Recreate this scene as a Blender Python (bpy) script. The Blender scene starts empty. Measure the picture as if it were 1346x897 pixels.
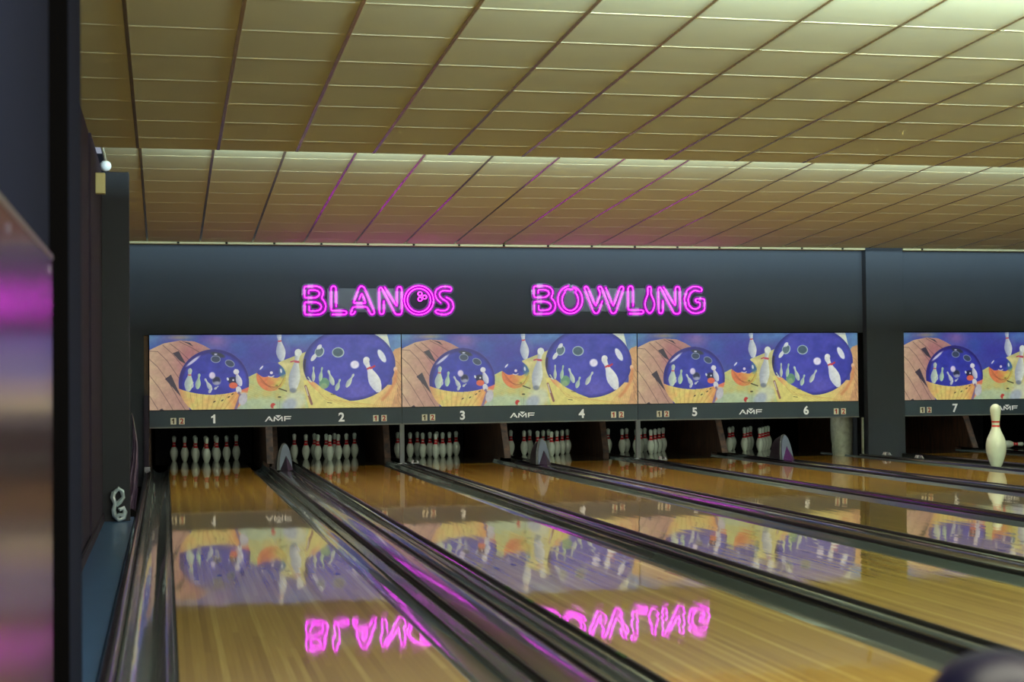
import bpy, bmesh, math, random
import numpy as np
from mathutils import Vector, Matrix
random.seed(7); rng = np.random.default_rng(5)
C = bpy.context.scene.collection
PI = math.pi

# ------------------------------------------------------------------ measures (metres; X right along the pin wall, Y down the lanes)
H = 1.1279            # eye height
D = 21.19             # masking unit face
LW = 1.0668           # lane width
PP = 3.3643           # lane pair pitch
LP = 1.7836           # pitch inside a pair
M0 = -0.21            # left edge of first masking unit
M4 = 10.575           # left edge of the fourth one, past the pillar
YF = 4.81             # foul line
YE = 21.41            # end of the wooden lane
YH = 23.09            # head pin
GW = 0.235
def lane_x(n):
    if n <= 6: return 0.048 + PP*((n-1)//2) + LP*((n-1) % 2)
    return M4 + 0.258 + LP*(n-7)

# ------------------------------------------------------------------ materials
def srgb(r, g, b):
    def f(c):
        c /= 255.0
        return c/12.92 if c <= .04045 else ((c+.055)/1.055)**2.4
    return (f(r), f(g), f(b), 1)
def mat(name, col, rough=.5, metal=0, coat=0, coat_rough=.05, emit=None, estr=0, spec=.5, var=0.0, vscale=8, bump=0, bscale=60, trans=0):
    m = bpy.data.materials.new(name); m.use_nodes = True
    nt = m.node_tree; p = nt.nodes['Principled BSDF']
    p.inputs['Base Color'].default_value = col
    p.inputs['Roughness'].default_value = rough
    p.inputs['Metallic'].default_value = metal
    p.inputs['Coat Weight'].default_value = coat
    p.inputs['Coat Roughness'].default_value = coat_rough
    p.inputs['Specular IOR Level'].default_value = spec
    if trans: p.inputs['Transmission Weight'].default_value = trans
    if emit:
        p.inputs['Emission Color'].default_value = emit
        p.inputs['Emission Strength'].default_value = estr
    if var or bump:
        tc = nt.nodes.new('ShaderNodeTexCoord')
    if var:
        n = nt.nodes.new('ShaderNodeTexNoise'); n.inputs['Scale'].default_value = vscale; n.inputs['Detail'].default_value = 4
        nt.links.new(tc.outputs['Object'], n.inputs['Vector'])
        mx = nt.nodes.new('ShaderNodeMix'); mx.data_type = 'RGBA'
        mx.inputs['A'].default_value = tuple(c*(1-var) for c in col[:3])+(1,)
        mx.inputs['B'].default_value = tuple(min(1, c*(1+var)) for c in col[:3])+(1,)
        nt.links.new(n.outputs['Fac'], mx.inputs['Factor']); nt.links.new(mx.outputs['Result'], p.inputs['Base Color'])
    if bump:
        n2 = nt.nodes.new('ShaderNodeTexNoise'); n2.inputs['Scale'].default_value = bscale; n2.inputs['Detail'].default_value = 3
        nt.links.new(tc.outputs['Object'], n2.inputs['Vector'])
        b = nt.nodes.new('ShaderNodeBump'); b.inputs['Strength'].default_value = bump; b.inputs['Distance'].default_value = .01
        nt.links.new(n2.outputs['Fac'], b.inputs['Height']); nt.links.new(b.outputs['Normal'], p.inputs['Normal'])
    return m

def lane_material():
    m = bpy.data.materials.new('oiled maple boards'); m.use_nodes = True
    nt = m.node_tree; N = nt.nodes; L = nt.links; p = N['Principled BSDF']
    tc = N.new('ShaderNodeTexCoord'); sp = N.new('ShaderNodeSeparateXYZ'); L.new(tc.outputs['Object'], sp.inputs[0])
    def mth(op, a, b=None, c=None):
        n = N.new('ShaderNodeMath'); n.operation = op
        for i, x in enumerate((a, b, c)):
            if x is None: continue
            if isinstance(x, (int, float)): n.inputs[i].default_value = x
            else: L.new(x, n.inputs[i])
        return n.outputs[0]
    bx = mth('DIVIDE', sp.outputs['X'], LW/39); idx = mth('FLOOR', bx); fr = mth('FRACT', bx)
    wn = N.new('ShaderNodeTexWhiteNoise'); wn.noise_dimensions = '1D'; L.new(idx, wn.inputs['W'])
    # plank butt joints
    yy = mth('FLOOR', mth('ADD', mth('DIVIDE', sp.outputs['Y'], 1.7), mth('MULTIPLY', wn.outputs['Value'], 7.3)))
    wn2 = N.new('ShaderNodeTexWhiteNoise'); wn2.noise_dimensions = '2D'
    cv = N.new('ShaderNodeCombineXYZ'); L.new(idx, cv.inputs[0]); L.new(yy, cv.inputs[1]); L.new(cv.outputs[0], wn2.inputs['Vector'])
    grain = N.new('ShaderNodeTexNoise'); grain.inputs['Scale'].default_value = 1; grain.inputs['Detail'].default_value = 4
    mp = N.new('ShaderNodeMapping'); mp.inputs['Scale'].default_value = (90, 1.5, 1); L.new(tc.outputs['Object'], mp.inputs[0]); L.new(mp.outputs[0], grain.inputs['Vector'])
    v = mth('ADD', mth('MULTIPLY', wn.outputs['Value'], .40), mth('ADD', mth('MULTIPLY', wn2.outputs['Value'], .25), mth('MULTIPLY', grain.outputs['Fac'], .40)))
    cr = N.new('ShaderNodeValToRGB'); L.new(v, cr.inputs[0])
    e = cr.color_ramp; e.elements[0].position = .15; e.elements[0].color = srgb(158, 124, 48); e.elements[1].position = .9; e.elements[1].color = srgb(222, 200, 118)
    m1 = e.elements.new(.6); m1.color = srgb(184, 152, 70)
    # slightly browner towards the pins
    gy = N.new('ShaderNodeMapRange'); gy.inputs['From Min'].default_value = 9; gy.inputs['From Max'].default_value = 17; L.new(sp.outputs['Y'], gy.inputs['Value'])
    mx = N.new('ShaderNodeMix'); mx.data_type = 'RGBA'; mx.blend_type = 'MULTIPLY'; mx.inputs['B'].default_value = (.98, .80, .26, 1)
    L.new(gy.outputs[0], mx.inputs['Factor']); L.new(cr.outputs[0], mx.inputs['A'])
    line = mth('LESS_THAN', fr, .05)
    mx2 = N.new('ShaderNodeMix'); mx2.data_type = 'RGBA'; mx2.blend_type = 'MULTIPLY'; mx2.inputs['B'].default_value = (.75, .7, .6, 1)
    L.new(line, mx2.inputs['Factor']); L.new(mx.outputs['Result'], mx2.inputs['A'])
    L.new(mx2.outputs['Result'], p.inputs['Base Color'])
    p.inputs['Roughness'].default_value = .45; p.inputs['Specular IOR Level'].default_value = .3
    p.inputs['Coat Weight'].default_value = 1; p.inputs['Coat Roughness'].default_value = .035; p.inputs['Coat IOR'].default_value = 1.6
    # worn, gently wavy finish
    w = N.new('ShaderNodeTexNoise'); w.inputs['Scale'].default_value = 1; w.inputs['Detail'].default_value = 1.5
    mp2 = N.new('ShaderNodeMapping'); mp2.inputs['Scale'].default_value = (9, 1.1, 1); L.new(tc.outputs['Object'], mp2.inputs[0]); L.new(mp2.outputs[0], w.inputs['Vector'])
    b = N.new('ShaderNodeBump'); b.inputs['Strength'].default_value = .22; b.inputs['Distance'].default_value = .0035
    L.new(w.outputs['Fac'], b.inputs['Height']); L.new(b.outputs['Normal'], p.inputs['Coat Normal'])
    return m

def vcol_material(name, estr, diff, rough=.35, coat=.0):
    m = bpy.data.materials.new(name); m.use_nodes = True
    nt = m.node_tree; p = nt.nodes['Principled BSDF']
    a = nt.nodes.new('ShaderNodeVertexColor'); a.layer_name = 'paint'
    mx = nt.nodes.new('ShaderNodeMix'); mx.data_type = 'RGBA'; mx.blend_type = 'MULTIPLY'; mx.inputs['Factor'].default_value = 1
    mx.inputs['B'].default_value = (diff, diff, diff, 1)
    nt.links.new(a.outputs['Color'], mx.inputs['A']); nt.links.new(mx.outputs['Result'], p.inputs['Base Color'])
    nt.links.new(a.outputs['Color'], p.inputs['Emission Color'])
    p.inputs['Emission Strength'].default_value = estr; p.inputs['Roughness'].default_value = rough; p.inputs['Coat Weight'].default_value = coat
    return m

def gutter_material():
    m = mat('glossy black gutter', srgb(104, 114, 114), rough=.17, coat=.8, coat_rough=.04, spec=.6)
    nt = m.node_tree; N = nt.nodes; L = nt.links; p = N['Principled BSDF']
    tc = N.new('ShaderNodeTexCoord'); mp = N.new('ShaderNodeMapping'); mp.inputs['Scale'].default_value = (14, .9, 14)
    n = N.new('ShaderNodeTexNoise'); n.inputs['Scale'].default_value = 1; n.inputs['Detail'].default_value = 3
    L.new(tc.outputs['Object'], mp.inputs[0]); L.new(mp.outputs[0], n.inputs['Vector'])
    b = N.new('ShaderNodeBump'); b.inputs['Strength'].default_value = .4; b.inputs['Distance'].default_value = .006
    L.new(n.outputs['Fac'], b.inputs['Height']); L.new(b.outputs['Normal'], p.inputs['Normal']); L.new(b.outputs['Normal'], p.inputs['Coat Normal'])
    mr = N.new('ShaderNodeMapRange'); mr.inputs['To Min'].default_value = .08; mr.inputs['To Max'].default_value = .25
    L.new(n.outputs['Fac'], mr.inputs['Value']); L.new(mr.outputs[0], p.inputs['Roughness'])
    return m

def wood_dark_material():
    m = mat('dark scuffed kickback wood', srgb(58, 38, 26), rough=.6)
    nt = m.node_tree; N = nt.nodes; L = nt.links; p = N['Principled BSDF']
    tc = N.new('ShaderNodeTexCoord'); mp = N.new('ShaderNodeMapping'); mp.inputs['Scale'].default_value = (5, 14, 1.6)
    n = N.new('ShaderNodeTexNoise'); n.inputs['Scale'].default_value = 2; n.inputs['Detail'].default_value = 6
    L.new(tc.outputs['Object'], mp.inputs[0]); L.new(mp.outputs[0], n.inputs['Vector'])
    cr = N.new('ShaderNodeValToRGB'); cr.color_ramp.elements[0].position = .35; cr.color_ramp.elements[0].color = srgb(38, 25, 20)
    cr.color_ramp.elements[1].position = .72; cr.color_ramp.elements[1].color = srgb(96, 62, 38)
    L.new(n.outputs['Fac'], cr.inputs[0]); L.new(cr.outputs[0], p.inputs['Base Color'])
    return m

M = {}
M['lane'] = lane_material()
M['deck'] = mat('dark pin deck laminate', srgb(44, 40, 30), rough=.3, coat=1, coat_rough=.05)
M['marker'] = mat('dark inlay', srgb(24, 26, 60), rough=.4, coat=1)
M['gutter'] = gutter_material()
M['cap'] = mat('glossy dark cap moulding', srgb(30, 30, 37), rough=.2, coat=.5, coat_rough=.04, bump=.15, bscale=3)
M['rail'] = mat('black rubber rail', srgb(10, 10, 13), rough=.45)
M['wall'] = mat('slate painted wall', srgb(48, 52, 62), rough=.85, var=.08, vscale=2, bump=.25, bscale=160)
M['wall_dark'] = mat('dark mauve painted wall', srgb(50, 42, 58), rough=.8, spec=.2, var=.1, vscale=1.5)
M['wall_blue'] = mat('blue grey painted wall', srgb(20, 27, 48), rough=.95, spec=.08, var=.08, vscale=2)
M['navy'] = mat('near black navy paint', srgb(20, 26, 38), rough=.6)
M['black'] = mat('matt black', srgb(7, 7, 9), rough=.95, spec=.05)
M['ceil'] = mat('cream ceiling tile', srgb(196, 188, 152), rough=.9, var=.03, vscale=1.2, bump=.05, bscale=120)
M['tbar'] = mat('brown ceiling runner', srgb(120, 98, 66), rough=.25, metal=.3, spec=.8)  # runners a darker brown than the tiles
M['cbar'] = mat('pale ceiling cross bar', srgb(196, 182, 145), rough=.6)
M['floor'] = mat('blue grey painted walkway', srgb(66, 104, 156), rough=.35, coat=.3, coat_rough=.2, var=.1, vscale=3)
M['approach'] = M['lane']
M['board'] = mat('slate blue lower board', srgb(54, 68, 86), rough=.6, var=.05, vscale=3)
M['edge'] = mat('grey board edge', srgb(110, 112, 116), rough=.5)
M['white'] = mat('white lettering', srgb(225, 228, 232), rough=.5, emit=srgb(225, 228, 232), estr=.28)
M['card'] = mat('white numeral card', srgb(212, 206, 190), rough=.6, emit=srgb(212, 206, 190), estr=.12)
M['red'] = mat('red numeral', srgb(170, 40, 36), rough=.6)
M['dnum'] = mat('dark numeral', srgb(70, 50, 30), rough=.6)
M['pin'] = mat('white pin lacquer', srgb(214, 224, 204), rough=.25, coat=.8, coat_rough=.08, var=.08, vscale=12)
M['pinred'] = mat('red pin stripe', srgb(205, 22, 30), rough=.3, coat=.6)
M['post'] = mat('grey painted steel', srgb(108, 112, 120), rough=.5)
M['steel'] = mat('scuffed steel', srgb(150, 152, 158), rough=.3, metal=.8)
M['kick'] = wood_dark_material()
M['pit'] = mat('black pit curtain', srgb(9, 7, 10), rough=.9)
M['hood'] = mat('dark purple hood body', srgb(44, 42, 52), rough=.4)
M['hoodface'] = mat('pale blue grey hood face', srgb(88, 98, 124), rough=.6)
M['hoodnose'] = mat('purple hood nose', srgb(78, 40, 98), rough=.3, var=.15, vscale=9)
M['nosedark'] = mat('dusky grey hood nose', srgb(48, 42, 58), rough=.4, var=.15, vscale=9)
M['neon'] = mat('pink neon tube', srgb(255, 120, 255), rough=.3, emit=(1, .012, .98, 1), estr=9.5)
M['glow'] = mat('magenta lit acrylic', srgb(50, 4, 60), rough=.3, emit=(.50, .002, .60, 1), estr=.6)
M['acryl'] = mat('lilac acrylic rim', srgb(62, 58, 84), rough=.4, emit=(.16, .08, .28, 1), estr=.4)
M['plate'] = mat('grey teal acrylic plate', srgb(62, 72, 86), rough=.5)
M['wrap'] = mat('crumpled white wrap', srgb(150, 152, 138), rough=.4, var=.55, vscale=14, bump=.8, bscale=14)
M['plastic'] = mat('mauve plastic sheet', srgb(140, 122, 150), rough=.18, coat=.5, var=.2, vscale=6)
M['crumple'] = mat('pale crumpled film', srgb(175, 195, 205), rough=.2, coat=1, var=.3, vscale=20)
M['alarm'] = mat('yellowed plastic housing', srgb(226, 222, 164), rough=.5)
M['lamp'] = mat('white plastic fitting', srgb(205, 205, 210), rough=.4)
M['panel'] = mat('satin magenta tinted metal panel', srgb(182, 150, 182), rough=.2, metal=1, var=.1, vscale=1)  # metal tinted mauve to strengthen the reflected neon glow
M['ball'] = mat('deep blue bowling ball', srgb(14, 15, 44), rough=.38, spec=.25, var=.3, vscale=9)
M['green'] = mat('green rail mark', srgb(34, 62, 26), rough=.8)

# ------------------------------------------------------------------ mesh helpers
def new_mesh(bm, name, mats):
    me = bpy.data.meshes.new(name); bm.normal_update(); bm.to_mesh(me); bm.free()
    for m in (mats if isinstance(mats, (list, tuple)) else [mats]): me.materials.append(m)
    return me
def obj(name, bm, mats, parent=None, loc=None, smooth=False, bevel=0):
    o = bpy.data.objects.new(name, new_mesh(bm, name, mats)); C.objects.link(o)
    if parent is not None: o.parent = parent
    if loc is not None: o.location = loc
    if smooth:
        for p in o.data.polygons: p.use_smooth = True
        o.data.set_sharp_from_angle(angle=math.radians(50)) if hasattr(o.data, 'set_sharp_from_angle') else None
    if bevel:
        b = o.modifiers.new('bevel', 'BEVEL'); b.width = bevel; b.segments = 2; b.limit_method = 'ANGLE'
    return o
def bx(bm, x0, x1, y0, y1, z0, z1, mi=0):
    v = [bm.verts.new(p) for p in ((x0,y0,z0),(x1,y0,z0),(x1,y1,z0),(x0,y1,z0),(x0,y0,z1),(x1,y0,z1),(x1,y1,z1),(x0,y1,z1))]
    for f in ((0,3,2,1),(4,5,6,7),(0,1,5,4),(1,2,6,5),(2,3,7,6),(3,0,4,7)):
        fc = bm.faces.new([v[i] for i in f]); fc.material_index = mi
def box(*a, mi=0):
    bm = bmesh.new(); bx(bm, *a, mi=mi); return bm
def prism(bm, pts, axis, a, b, mi=0):
    """extrude a 2-D outline along an axis ('x': pts are (y,z); 'y': (x,z); 'z': (x,y))"""
    def mk(p, t):
        return {'x': (t, p[0], p[1]), 'y': (p[0], t, p[1]), 'z': (p[0], p[1], t)}[axis]
    A = [bm.verts.new(mk(p, a)) for p in pts]; B = [bm.verts.new(mk(p, b)) for p in pts]
    n = len(pts); fs = [bm.faces.new(A), bm.faces.new(B[::-1])]
    for i in range(n): fs.append(bm.faces.new((A[i], B[i], B[(i+1) % n], A[(i+1) % n])))
    for f in fs: f.material_index = mi
    bmesh.ops.recalc_face_normals(bm, faces=fs)
def lathe(bm, prof, seg=24, mi=lambda z: 0, c=(0, 0)):
    rings = []
    for z, r in prof:
        if r < 1e-5: rings.append([bm.verts.new((c[0], c[1], z))])
        else: rings.append([bm.verts.new((c[0]+r*math.cos(2*PI*i/seg), c[1]+r*math.sin(2*PI*i/seg), z)) for i in range(seg)])
    for k in range(len(rings)-1):
        a, b = rings[k], rings[k+1]; m = mi((prof[k][0]+prof[k+1][0])/2)
        for i in range(seg):
            j = (i+1) % seg
            if len(a) == 1 and len(b) == 1: continue
            if len(a) == 1: f = bm.faces.new((a[0], b[j], b[i]))
            elif len(b) == 1: f = bm.faces.new((a[i], a[j], b[0]))
            else: f = bm.faces.new((a[i], a[j], b[j], b[i]))
            f.material_index = m
    return bm
def tube(bm, pts, r, seg=8, closed=False, mi=0):
    P = [Vector(p) for p in pts]; n = len(P); rings = []
    for i, p in enumerate(P):
        a = P[(i-1) % n] if (closed or i > 0) else p; b = P[(i+1) % n] if (closed or i < n-1) else p
        t = (b-a)
        if t.length < 1e-9: t = Vector((0, 0, 1))
        t.normalize()
        u = t.cross(Vector((0, 1, 0)))
        if u.length < .05: u = t.cross(Vector((1, 0, 0)))
        u.normalize(); w = t.cross(u)
        rings.append([bm.verts.new(p + (u*math.cos(2*PI*k/seg) + w*math.sin(2*PI*k/seg))*r) for k in range(seg)])
    fs = []
    for i in range(n if closed else n-1):
        a, b = rings[i], rings[(i+1) % n]
        for k in range(seg): fs.append(bm.faces.new((a[k], a[(k+1) % seg], b[(k+1) % seg], b[k])))
    if not closed: fs.append(bm.faces.new(rings[0])); fs.append(bm.faces.new(rings[-1][::-1]))
    for f in fs: f.material_index = mi
    bmesh.ops.recalc_face_normals(bm, faces=fs)
def thing(name, label, cat, loc=(0, 0, 0), group=None, rotz=0):
    o = bpy.data.objects.new(name, None); C.objects.link(o); o.location = loc; o.rotation_euler = (0, 0, rotz)
    o.empty_display_size = .1
    o['label'] = label; o['category'] = cat
    if group: o['group'] = group
    return o
def tag(o, label, cat, group=None):
    o['label'] = label; o['category'] = cat
    if group: o['group'] = group
    return o
def struct(name, bm, m, **k):
    o = obj(name, bm, m, **k); o['kind'] = 'structure'; return o
def text_mesh(s, size, bold=.0, ext=.002):
    cu = bpy.data.curves.new('numeral', 'FONT'); cu.body = s; cu.size = size; cu.align_x = 'CENTER'; cu.align_y = 'CENTER'
    cu.extrude = ext; cu.offset = bold
    o = bpy.data.objects.new('tmp', cu); C.objects.link(o)
    dg = bpy.context.evaluated_depsgraph_get(); dg.update()
    me = bpy.data.meshes.new_from_object(o.evaluated_get(dg)); bpy.data.objects.remove(o)
    xs = [v.co.x for v in me.vertices]; ys = [v.co.y for v in me.vertices]
    cx, cy = (min(xs)+max(xs))/2, (min(ys)+max(ys))/2
    for v in me.vertices: v.co = Vector((v.co.x-cx, -v.co.z, v.co.y-cy))
    return me

# ------------------------------------------------------------------ THE SETTING
X1 = 15.2
# ground under everything
struct('floor', box(-1.6, X1, -1.5, 26.5, -.22, -.2), M['black'])
struct('floor.001', box(-.56, X1, -1.5, YF, -.06, 0), M['approach'])
struct('floor.002', box(-.54, -.266, YF, 13.9, -.2, -.002), M['floor'])
struct('floor.003', box(lane_x(6)+LW+GW+.02, lane_x(7)-GW-.02, YF, D+.4, -.2, -.01), M['gutter'])
# far wall above the masking units, and the piece at the far left
bm = bmesh.new()
bx(bm, -1.3, X1, D+.03, D+.2, 1.80, 4.2)
bx(bm, -1.3, -.275, D+.03, D+.2, -.2, 1.80)
struct('wall_back', bm, M['wall'])
struct('pillar', box(9.985, 10.57, D-.10, D+.45, -.05, 3.06), M['wall'], bevel=.004)
# pit enclosure behind the masks
bm = bmesh.new(); bx(bm, -.3, X1, 25.6, 25.7, -.2, 3.0); bx(bm, -.3, X1, D+.2, 25.6, 1.85, 1.95); bx(bm, -.35, -.3, D+.2, 25.6, -.2, 1.9)
struct('wall_pit', bm, M['black'])
# left side: near wall, dark pilaster, tall partition, narrow end panel
struct('wall_left', box(-.75, -.318, -1.5, 4.56, 0, 4.2), M['wall_blue'])
bm = bmesh.new(); bx(bm, -.75, -.284, 4.9, 5.62, -.2, 4.2, mi=0)
o = struct('wall_left.001', bm, [M['wall_blue'], M['black']])
for p in o.data.polygons:
    if p.normal.y < -.5: p.material_index = 1
bm = bmesh.new(); bx(bm, -.62, -.53, 5.62, 11.5, -.2, 2.95); bx(bm, -.62, -.515, 11.56, 13.5, -.2, 2.95); bx(bm, -.62, -.54, 11.5, 11.56, -.2, 2.95)
bx(bm, -.515, -.50, 5.62, 13.5, -.01, .07)
struct('wall_left.002', bm, M['wall_dark'])
struct('wall_left.003', box(-.62, -.292, 13.5, 13.62, -.2, 2.93), M['navy'], bevel=.004)
struct('wall_left.004', box(-1.3, -1.2, 4.5, D+.2, -.2, 4.2), M['black'])
struct('wall_right', box(X1, X1+.1, -1.5, 26, -.2, 4.2), M['wall'])
# stepped ceiling of tilted tiled fields
def field(ya, za, yb, zb, xl, crosses, idx, brk):
    th = .05
    bm = bmesh.new(); prism(bm, [(ya, za), (yb, zb), (yb, zb+th), (ya, za+th)], 'x', xl, X1)
    struct('ceiling' if idx == 0 else 'ceiling.%03d' % idx, bm, M['ceil'])
    k = (zb-za)/(yb-ya); zz = lambda y: za+k*(y-ya)
    bm = bmesh.new()
    i = 0
    while True:
        x = -.224+.6843*i; i += 1
        if x > X1-.05: break
        if x < xl: continue
        prism(bm, [(ya+.003, zz(ya)-.002), (yb-.003, zz(yb)-.002), (yb-.003, zz(yb)+.004), (ya+.003, zz(ya)+.004)], 'x', x-.013, x+.013)
    struct('trim_%d' % (2*idx+1), bm, M['tbar'])
    bm = bmesh.new()
    for y in crosses:
        prism(bm, [(y-.005, zz(y-.005)-.0008), (y+.005, zz(y+.005)-.0008), (y+.006, zz(y)+.004), (y-.006, zz(y)+.004)], 'x', xl+.01, X1-.01)
    struct('trim_%d' % (2*idx+2), bm, M['cbar'])
field(-1.5, 3.60, 6.9, 3.24, -.75, [.2+.7*i for i in range(9)], 0, 0)
field(6.9, 3.449, 13.87, 3.189, -.66, [13.39-.715*i for i in range(0, 9)], 1, 0)
field(13.87, 3.464, D+.03, 3.029, -.555, [15.52-.66*2+.66*i for i in range(11) if 15.52-.66*2+.66*i < 21.1], 2, 0)
# risers of the two steps
struct('ceiling.003', box(-.66, X1, 6.84, 6.9, 3.243, 3.9), M['ceil'])
struct('ceiling.004', box(-.66, X1, 13.81, 13.87, 3.193, 3.7), M['ceil'])
# unseen troughs, added so their lips block cove light from the far wall
bm = bmesh.new(); bx(bm, -.6, X1, 13.87, 14.36, 3.272, 3.284); bx(bm, -.6, X1, 14.35, 14.36, 3.284, 3.352); struct('trim_8', bm, M['ceil'])
bm = bmesh.new(); bx(bm, -.6, X1, 6.9, 7.36, 3.275, 3.287); bx(bm, -.6, X1, 7.35, 7.36, 3.287, 3.360); struct('trim_9', bm, M['ceil'])
# cornice strip where ceiling meets the far wall
bm = bmesh.new(); bx(bm, -.45, 9.98, D-.1, D+.03, 3.005, 3.032); bx(bm, 10.58, X1-.02, D-.1, D+.03, 3.005, 3.032)
for i in range(18): bx(bm, .16+.63*i, .19+.63*i, D-.104, D-.1, 3.006, 3.031, mi=1) if not 9.9 < .16+.63*i < 10.6 else None
struct('trim_7', bm, [M['ceil'], M['black']])

# ------------------------------------------------------------------ LANES
def arrow_bm():
    bm = bmesh.new(); prism(bm, [(-.012, -.055), (.012, -.055), (.016, -.01), (0, .07), (-.016, -.01)], 'z', .0002, .0012); return bm
arrow_me = new_mesh(arrow_bm(), 'arrow_marker', M['marker'])
lane_me = new_mesh(box(0, LW, YF, YE, -.05, 0), 'lane_surface', M['lane'])
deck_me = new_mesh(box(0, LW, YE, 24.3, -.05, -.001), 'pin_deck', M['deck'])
def inst(name, me, parent=None, loc=(0, 0, 0)):
    o = bpy.data.objects.new(name, me); C.objects.link(o); o.location = loc
    if parent: o.parent = parent
    return o
lane_note = {1: 'leftmost, beside the blue grey walkway, ending under the number 1',
 2: 'ending under the number 2 beside the first hooded divider', 3: 'ending under the number 3', 4: 'ending under the number 4',
 5: 'ending under the number 5', 6: 'ending under the number 6, next to the wide pillar', 7: 'ending under the number 7 beyond the pillar', 8: 'beyond lane 7 at the far right'}
for n in range(1, 9):
    t = thing('bowling_lane', 'polished yellow wooden bowling lane ' + lane_note[n], 'bowling lane', (lane_x(n), 0, 0), 'polished wooden bowling lanes')
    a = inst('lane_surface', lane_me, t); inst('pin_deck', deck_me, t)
    a['label'] = 'golden board surface'
    for k in range(7):
        inst('arrow_marker', arrow_me, t, (LW/2+(k-3)*.137, 9.72-abs(k-3)*.14, 0))
# gutters: one trough each side of each lane
def gutter_bm(w):
    bm = bmesh.new(); prof = []
    prof.append((0.0, -.006)); prof.append((0.010, -.007))
    for i in range(13):
        a = PI*i/12
        prof.append((.018+(w-.036)/2*(1-math.cos(a)), -.012-.078*math.sin(a)**.8))
    prof += [(w-.012, .004), (w, .004)]
    outer = [(x, z) for x, z in prof]; under = [(w, -.11), (0, -.11)]
    prism(bm, outer+under, 'y', YF, D+1.3)
    return bm
gut_me = new_mesh(gutter_bm(GW), 'gutter', M['gutter']); gut_n = new_mesh(gutter_bm(GW-.036), 'gutter', M['gutter'])
for g_ in (gut_me, gut_n):
    for p in g_.polygons:
        if abs(p.normal.y) < .5: p.use_smooth = True
    g_.set_sharp_from_angle(angle=math.radians(55))
for n in range(1, 9):
    for s in (0, 1):
        nar = (s == 0 and 2 <= n <= 7)
        o = bpy.data.objects.new('gutter', gut_n if nar else gut_me); C.objects.link(o)
        o.location = (lane_x(n)+LW+.001, 0, 0) if s else (lane_x(n)-(.037 if nar else .001), 0, 0)
        if not s: o.scale = (-1, 1, 1)
        tag(o, 'glossy black gutter trough on the %s side of the %s lane from the left' % ('right' if s else 'left', ('first', 'second', 'third', 'fourth', 'fifth', 'sixth', 'seventh', 'eighth')[n-1]), 'gutter', 'black lane gutters')
# dividers: raised cap between neighbouring gutters, with a black rail on one side
def divider(x0, x1, label, rails=(1, 1), h=.03, y1=D-.02):
    t = thing('lane_divider', label, 'divider', (0, 0, 0), 'dividers between the lanes')
    a, b = x0+.004, x1-.004; w = b-a; n = 10; pts = []
    for i in range(n+1):
        u = i/n; pts.append((a+w*u, .006 + h*(1-abs(2*u-1)**2.6)))
    bm = bmesh.new(); prism(bm, pts+[(b, -.12), (a, -.12)], 'y', YF, y1)
    o = obj('cap_moulding', bm, M['cap'], t, smooth=True)
    for s, x in ((0, x0), (1, x1)):
        if rails[s]:
            bm = bmesh.new()
            xc = x+.012*(1 if s == 0 else -1)
            prism(bm, [(xc-.012, -.02), (xc+.012, -.02), (xc+.012, .022), (xc+.006, .03), (xc-.006, .03), (xc-.012, .022)], 'y', YF, y1-.02)
            obj('side_rail', bm, M['rail'], t, smooth=False)
    return t
divider(lane_x(1)-GW-.075, lane_x(1)-GW-.002, 'narrow dark edging strip left of lane 1 beside the walkway', (0, 0), .02, 20.9)
for n in (1, 3, 5, 7):
    divider(lane_x(n)+LW+GW+.002, lane_x(n+1)-GW-.002, 'wide glossy ball return cover between lanes %d and %d' % (n, n+1), (1, 1), .035)
for n in (2, 4):
    divider(lane_x(n)+LW+GW+.002, lane_x(n+1)-GW-.002, 'slim glossy dark divider strip between lanes %d and %d' % (n, n+1), (0, 1), .035)
divider(lane_x(6)+LW+GW+.002, lane_x(6)+LW+GW+.09, 'dark edging strip on the pillar side of lane 6', (0, 1), .03)
divider(lane_x(7)-GW-.09, lane_x(7)-GW-.002, 'dark edging strip on the pillar side of lane 7', (1, 0), .03)
# black ledge at the very edge of each right-hand lane, as a low bumper
def bumper(n, green=False):
    bm = bmesh.new(); x = lane_x(n)-.018
    prism(bm, [(x-.017, -.11), (x+.016, -.11), (x+.016, .006), (x+.006, .014), (x-.010, .014), (x-.017, .004)], 'y', YF+.05, D+.2)
    t = thing('bumper_rail', 'slim black bumper rail along the left edge of lane %d' % n, 'rail', (0, 0, 0), 'black bumper rails')
    obj('rail', bm, M['rail'], t)
    if green:
        for y in (8.30, 7.78, 7.26, 6.70, 6.14):  # row of small green marks set on the rail top
            obj('green_mark', box(lane_x(n)-.034, lane_x(n)-.014, y-.06, y+.06, .010, .0155), M['green'], t)['label'] = 'small dull green mark'
for n in range(2, 8): bumper(n, n == 2)

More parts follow.
